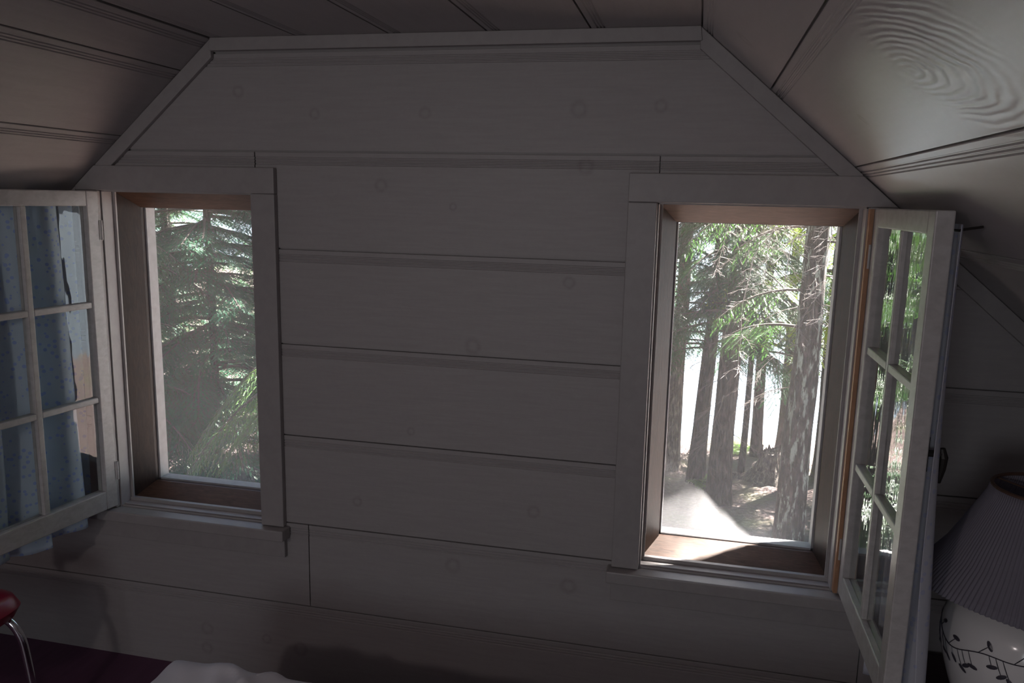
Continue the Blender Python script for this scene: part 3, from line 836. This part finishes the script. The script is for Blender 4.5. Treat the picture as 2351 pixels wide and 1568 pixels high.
# --- seen through the right window
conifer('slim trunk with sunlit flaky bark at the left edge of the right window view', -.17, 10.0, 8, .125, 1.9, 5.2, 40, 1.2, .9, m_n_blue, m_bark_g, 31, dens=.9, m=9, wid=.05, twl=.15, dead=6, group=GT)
conifer('dark leaning trunk second from left in the right window view', .206, 9.45, 8, .118, 2.0, 5.2, 40, 1.2, .9, m_n_dark, m_bark, 32, dens=.9, m=9, wid=.05, twl=.15, dead=16, lean=(.03, 0), group=GT)
conifer('thick dark trunk at the centre of the right window, beside the pale path', .50, 8.6, 8, .155, 2.45, 5.0, 30, 1.2, .9, m_n_dark, m_bark, 33, dens=1, m=10, wid=.045, twl=.13, dead=34, lean=(.012, 0), group=GT)
conifer('slender distant trunk standing on the lake bank behind the stump', 1.13, 10.9, 8, .088, 1.5, 5.0, 40, 1.1, .8, m_n_blue, m_bark, 34, dens=.8, m=8, wid=.055, twl=.16, dead=8, group=GT)
conifer('shaded trunk on the bank just behind the slender one', 1.56, 11.35, 8, .09, 1.7, 5.0, 34, 1.2, .8, m_n_dark, m_bark, 35, dens=.8, m=8, wid=.055, twl=.16, group=GT)
conifer('big nearest trunk with pale lichen streaked bark in the right window', 1.165, 6.5, 8, .165, 2.7, 5.0, 9, 1.0, .8, m_n_dark, m_bark_l, 36, dens=1.2, m=13, wid=.03, twl=.09, dead=16, dead_l=.8, group=GT, hang=.7,
        extra=[(4.1, PI*.98, 1.3, .05, .45), (3.9, -.4, 1.0, 0, .35)],
        hangers=[[(-.1, 0, 3.95), (-.35, -.05, 3.85), (-.60, -.1, 3.45), (-.66, -.1, 3.0), (-.67, -.1, 2.3)], [(-.1, -.1, 4.1), (-.3, -.2, 4.0), (-.45, -.25, 3.7), (-.50, -.25, 3.2)],
                 [(-.1, .1, 4.0), (-.5, .1, 4.05), (-.85, .15, 3.8), (-.95, .15, 3.3)], [(.05, -.1, 3.9), (.10, -.35, 3.8), (.05, -.45, 3.4), (.05, -.45, 2.9)], [(-.1, -.1, 3.7), (-.25, -.3, 3.65), (-.3, -.4, 3.2)]])
conifer('tall ridged trunk at the far right edge of the right window view', 2.02, 10.0, 8, .145, 2.2, 5.0, 36, 1.3, .9, m_n_fresh, m_bark, 37, dens=.9, m=9, wid=.05, twl=.15, dead=14, group=GT)
conifer('leafy young conifer between trunks near the lake, pale sunlit tips', .86, 9.9, 6, .05, 2.5, 5.0, 30, 1.0, .7, m_n_fresh, m_bark, 38, dens=1, m=9, wid=.05, twl=.14, group=GT)
# --- seen through the left window
conifer('tall blue green spruce in tiers filling the left window', -5.55, 6.2, 9, .055, .9, 5.6, 175, 1.9, .75, m_n_blue, m_bark, 41, dens=1.05, m=12, wid=.04, twl=.12, droop=.16, rise=-.02, hang=.18, group=GT)
conifer('hemlock with hanging sprays at the left edge of the left window', -5.75, 5.0, 9, .11, 1.7, 5.0, 44, .95, .7, m_n_dark, m_bark_g, 42, dens=1.2, m=14, wid=.03, twl=.09, droop=.5, dead=10, hang=.8, group=GT)
conifer('green fir sending a broad drooping bough across the left window bottom', -2.55, 4.3, 9, .14, 3.2, 5.6, 14, 1.0, .8, m_n_mid, m_bark, 43, dens=1.4, m=14, wid=.03, twl=.085, droop=.45, hang=.5, group=GT,
        skip=lambda q: q.uniform(-.8, 1.6), extra=[(2.85, PI*1.03, 2.05, .10, .72), (2.5, PI*.97, 1.85, .05, .62), (2.1, PI*.92, 1.6, 0, .55), (2.65, PI*1.10, 1.95, .05, .66)])
conifer('spruce standing by the lake behind the tiered one', -8.4, 9.4, 9, .10, .8, 5.2, 90, 1.5, 1.0, m_n_blue, m_bark, 44, dens=.8, m=9, wid=.05, twl=.16, droop=.2, hang=.2, group=GT)
conifer('dense spruce in the shade far behind the left window', -9.6, 9.6, 9, .12, .4, 5.6, 100, 1.8, 1.3, m_n_dark, m_bark, 45, dens=.75, m=8, wid=.06, twl=.18, group=GT)
conifer('low bushy spruce at the foot of the tiered one', -8.3, 12.2, 4, .10, .3, 3.1, 70, 1.8, .5, m_n_dark, m_bark, 46, dens=.7, m=8, wid=.06, twl=.18, group=GT)
# --- unseen trees added to shade the windows and the ground below them
conifer('unseen tall spruce added near the house to shade the windows', 1.40, 4.4, 13, .13, 8.2, 12.6, 80, 1.30, .7, m_n_dark, m_bark, 47, dens=.8, m=9, wid=.07, twl=.22, droop=.1, group=GT)
conifer('unseen broad spruce added before the blank wall to shade the ground', -1.0, 3.9, 9, .13, 1.6, 8.4, 90, 2.1, .9, m_n_dark, m_bark, 48, dens=.7, m=8, wid=.07, twl=.22, skip=lambda q: q.uniform(PI*.5, PI*1.5), group=GT)
GS = 'unseen trees added for shade right of the right window view'  # out-of-view firs added to keep sun off the ground
for k, (x, y) in enumerate([(4.6, 7.6), (4.4, 10.2)]):
    conifer(['unseen fir added for shade right of the right window view', 'unseen fir added for shade by the lake, rightmost'][k], x, y, 9.2, .14, 3, 3, 0, 1, 1, m_n_dark, m_bark, 70+k, group=GS, canopy=(2.6, 8.8, 1.9, .7, 70))
conifer('spruce added for shade by the lake, behind the blank wall between the windows', -4.2, 9.9, 9.5, .13, 3, 3, 0, 1, 1, m_n_dark, m_bark, 74, group=GT, canopy=(2.8, 9.2, 2.0, .7, 70))  # added with the next one to shade the ground outside the left window
conifer('spruce added for shade nearer the house, behind the blank wall between the windows', -2.75, 7.2, 9, .12, 3, 3, 0, 1, 1, m_n_dark, m_bark, 75, group=GT, canopy=(2.8, 8.8, 1.8, .7, 60))
GR = 'forest trees mirrored in the right casement panes'
conifer('straight dark fir mirrored in the panes of the right casement', -1.55, 8.2, 9, .14, 1.8, 5.5, 60, 1.5, .9, m_n_dark, m_bark, 51, dens=.75, m=9, wid=.055, twl=.18, dead=10, group=GR)
conifer('pale barked fir mirrored in the right casement farther back', -2.75, 10.2, 9.5, .15, 1.6, 5.5, 50, 1.6, 1.0, m_n_fresh, m_bark_g, 52, dens=.7, m=9, wid=.06, twl=.19, group=GR, canopy=(5, 9.3, 1.7, .7, 50))
conifer('shaded blue green fir mirrored in the right casement by the lake', -1.05, 11.2, 9, .12, 1.2, 6.0, 50, 1.4, 1.0, m_n_blue, m_bark, 53, dens=.7, m=8, wid=.06, twl=.19, group=GR)
conifer('leaning grey fir mirrored in the right casement beside the ferns', -3.5, 9.0, 9.5, .13, 1.9, 5.0, 40, 1.3, .9, m_n_dark, m_bark_g, 54, dens=.7, m=9, wid=.055, twl=.18, lean=(.02,0), group=GR, canopy=(4.6, 9.3, 1.9, .8, 60))

# stump with roots
st = empty('tree_stump', (1.24, 9.75, float(ground_h(np.array(1.24), np.array(9.75))))); tag(st, 'grey weathered stump with roots on the path beside the big trunk', 'stump')
nz, ns = 22, 60; P = np.zeros((nz, ns+1, 3)); A = np.linspace(0, 2*PI, ns+1)
for i in range(nz):
    z = -.1+.55*i/(nz-1); rad = (.10+.26*math.exp(-max(z, 0)/.17))*(1+.22*np.cos(6*A+.5)*math.exp(-max(z, 0)/.3)+.07*np.sin(13*A)+.05*np.sin(21*A+3*z))
    top = .05*np.sin(5*A)+.04*np.sin(11*A+1) if i == nz-1 else 0
    P[i, :, 0] = rad*np.cos(A); P[i, :, 1] = rad*np.sin(A); P[i, :, 2] = z+top
grid_mesh('body', P, m_bark_g, st)
MB().lathe([(0, .40), (.06, .41), (.115, .40)], 24).build('cut_top', m_bark_g, st)
rt = MB(); rr = random.Random(3)
for k in range(6):
    a = 2*PI*k/6+rr.uniform(-.3, .3); l = rr.uniform(.4, .75)
    rt.tube([(math.cos(a)*l*s, math.sin(a)*l*s, .13*(1-s)**1.5-.02+.02*math.sin(5*s+k)) for s in (.3, .5, .7, .85, 1)], [.06, .045, .035, .025, .012], 8)
rt.build('roots', m_bark_g, st, smooth=True)

# ferns and shrubs: each a clump of its own
def fern(label, x, y, n, l, seed, leaf, group):
    rg = np.random.default_rng(seed); gz = float(ground_h(np.array(x), np.array(y)))
    pos = []; axs = []; ups = []; lens = []
    for k in range(n):
        az = 2*PI*k/n+rg.uniform(-.3, .3); ll = l*rg.uniform(.7, 1.1); d = np.array([math.cos(az), math.sin(az), 0.])
        sd = np.array([-d[1], d[0], 0.])
        g = lambda s: d*ll*s*.85+np.array([0, 0, 1.])*ll*(1.0*s-.75*s*s)
        for s in np.linspace(.12, 1, 13):
            for sg in (-1, 1):
                pos.append(g(s)); axs.append(sd*sg+d*.4+np.array([0, 0, -.1])); ups.append(np.array([0, 0, 1.])); lens.append(ll*.33*(1.05-s)+.02)
    V = spray(np.array(pos), np.array(axs), np.array(ups), np.array(lens), 9, .06, rg)
    o = np_mesh('fern', V, np.arange(len(V)).reshape(-1, 3), leaf); o.location = (x, y, gz-.01); tag(o, label, 'fern', group)
GF = 'ferns on the forest floor'
rr = random.Random(9)
for k, (x, y) in enumerate([(.86, 11.0), (1.0, 11.35), (.32, 9.2), (1.52, 9.9)]):
    fern(['bright fern on the bank left of the slender trunk', 'small fern at the lake edge behind the slender trunk', 'fern tucked between the two dark trunks', 'fern beside the grey stump'][k], x, y, 12, .38, 60+k, m_n_fern, GF)
for k in range(16):
    fern('sunlit fern clump mirrored in the lowest panes of the right casement', -3.9+rr.uniform(0, 2.9), 6.6+rr.uniform(0, 3.2), 13, rr.uniform(.45, .75), 80+k, m_n_fern, GF)

# dry brush below the left window view
rg = np.random.default_rng(77); segs = []
for k in range(420):
    x, y = rg.uniform(-7.6, -4.0), rg.uniform(4.6, 9.5); b = np.array([x, y, float(ground_h(np.array(x), np.array(y)))])
    a = rg.uniform(0, 6.28); l = rg.uniform(.2, .6); tip = b+np.array([math.cos(a)*l*.6, math.sin(a)*l*.6, l])
    mid = (b+tip)/2+np.array([0, 0, .05]); segs.append(([b, mid, tip], .006, .002))
    for j in range(4):
        a2 = rg.uniform(0, 6.28); segs.append(([mid, mid+np.array([math.cos(a2)*.2, math.sin(a2)*.2, rg.uniform(0, .25)])], .003, .0015))
wv, wf = wood_tris(segs, 4)
tag(np_mesh('undergrowth', wv, wf, m_twig), 'pale dry brush twigs on the shaded ground below the left window', 'brush', kind='stuff')

# ------------------------------------------------------------------ light
W = bpy.data.worlds.new('daylight'); sc.world = W; W.use_nodes = True
wt = W.node_tree; bg = wt.nodes['Background']
tc = wt.nodes.new('ShaderNodeTexCoord'); sx = wt.nodes.new('ShaderNodeSeparateXYZ'); rp = wt.nodes.new('ShaderNodeValToRGB')
rp.color_ramp.elements[0].position = 0; rp.color_ramp.elements[0].color = (.86, .93, 1, 1)
rp.color_ramp.elements[1].position = .7; rp.color_ramp.elements[1].color = (.36, .56, 1, 1)
wt.links.new(tc.outputs['Generated'], sx.inputs[0]); wt.links.new(sx.outputs['Z'], rp.inputs['Fac']); wt.links.new(rp.outputs['Color'], bg.inputs['Color'])
bg.inputs['Strength'].default_value = 1.05

sun = bpy.data.lights.new('sun', 'SUN'); sun.energy = 118; sun.angle = math.radians(.55); sun.color = (1, .95, .88)
so = bpy.data.objects.new('sun', sun); COL.objects.link(so)
sd = Vector((-.72, -1.0, -1.55)).normalized()      # the way the light travels
so.rotation_euler = sd.to_track_quat('-Z', 'Y').to_euler()

# ceiling bulb behind the camera
pb = bpy.data.lights.new('ceiling_bulb', 'POINT'); pb.energy = 14.5; pb.shadow_soft_size = .06; pb.color = (1, .89, .87)
po = bpy.data.objects.new('ceiling_bulb', pb); COL.objects.link(po); po.location = (-1.22, -3.1, CZ+.10)
# daylight through the opposite window
al = bpy.data.lights.new('rear_window_daylight', 'AREA'); al.shape = 'RECTANGLE'; al.size = 1.0; al.size_y = 1.0; al.energy = 9.5; al.color = (.92, .95, 1)
ao = bpy.data.objects.new('rear_window_daylight', al); COL.objects.link(ao); ao.location = (-.85, YB+.02, 1.25); ao.rotation_euler = (math.radians(90), 0, 0)

# ------------------------------------------------------------------ camera
F, PITCH, YAW, ROLL = 1848.1, -.175093, -.221820, .022075
cy_, sy_ = math.cos(YAW), math.sin(YAW); cp, sp_ = math.cos(PITCH), math.sin(PITCH); cr, sr = math.cos(ROLL), math.sin(ROLL)
f = Vector((sy_*cp, cy_*cp, sp_)); rt0 = Vector((cy_, -sy_, 0)); up0 = rt0.cross(f)
right = rt0*cr+up0*sr; upv = -rt0*sr+up0*cr
cam = bpy.data.cameras.new('camera'); co = bpy.data.objects.new('camera', cam); COL.objects.link(co)
cam.sensor_width = 36; cam.sensor_fit = 'HORIZONTAL'; cam.lens = F/2351*36; cam.clip_start = .02; cam.clip_end = 1000
co.matrix_world = Matrix(((right.x, upv.x, -f.x, 0), (right.y, upv.y, -f.y, -2.2), (right.z, upv.z, -f.z, CZ), (0, 0, 0, 1)))
sc.camera = co
vs = sc.view_settings; vs.view_transform = 'Standard'; vs.look = 'None'; vs.exposure = 0; vs.gamma = 1; vs.use_curve_mapping = False
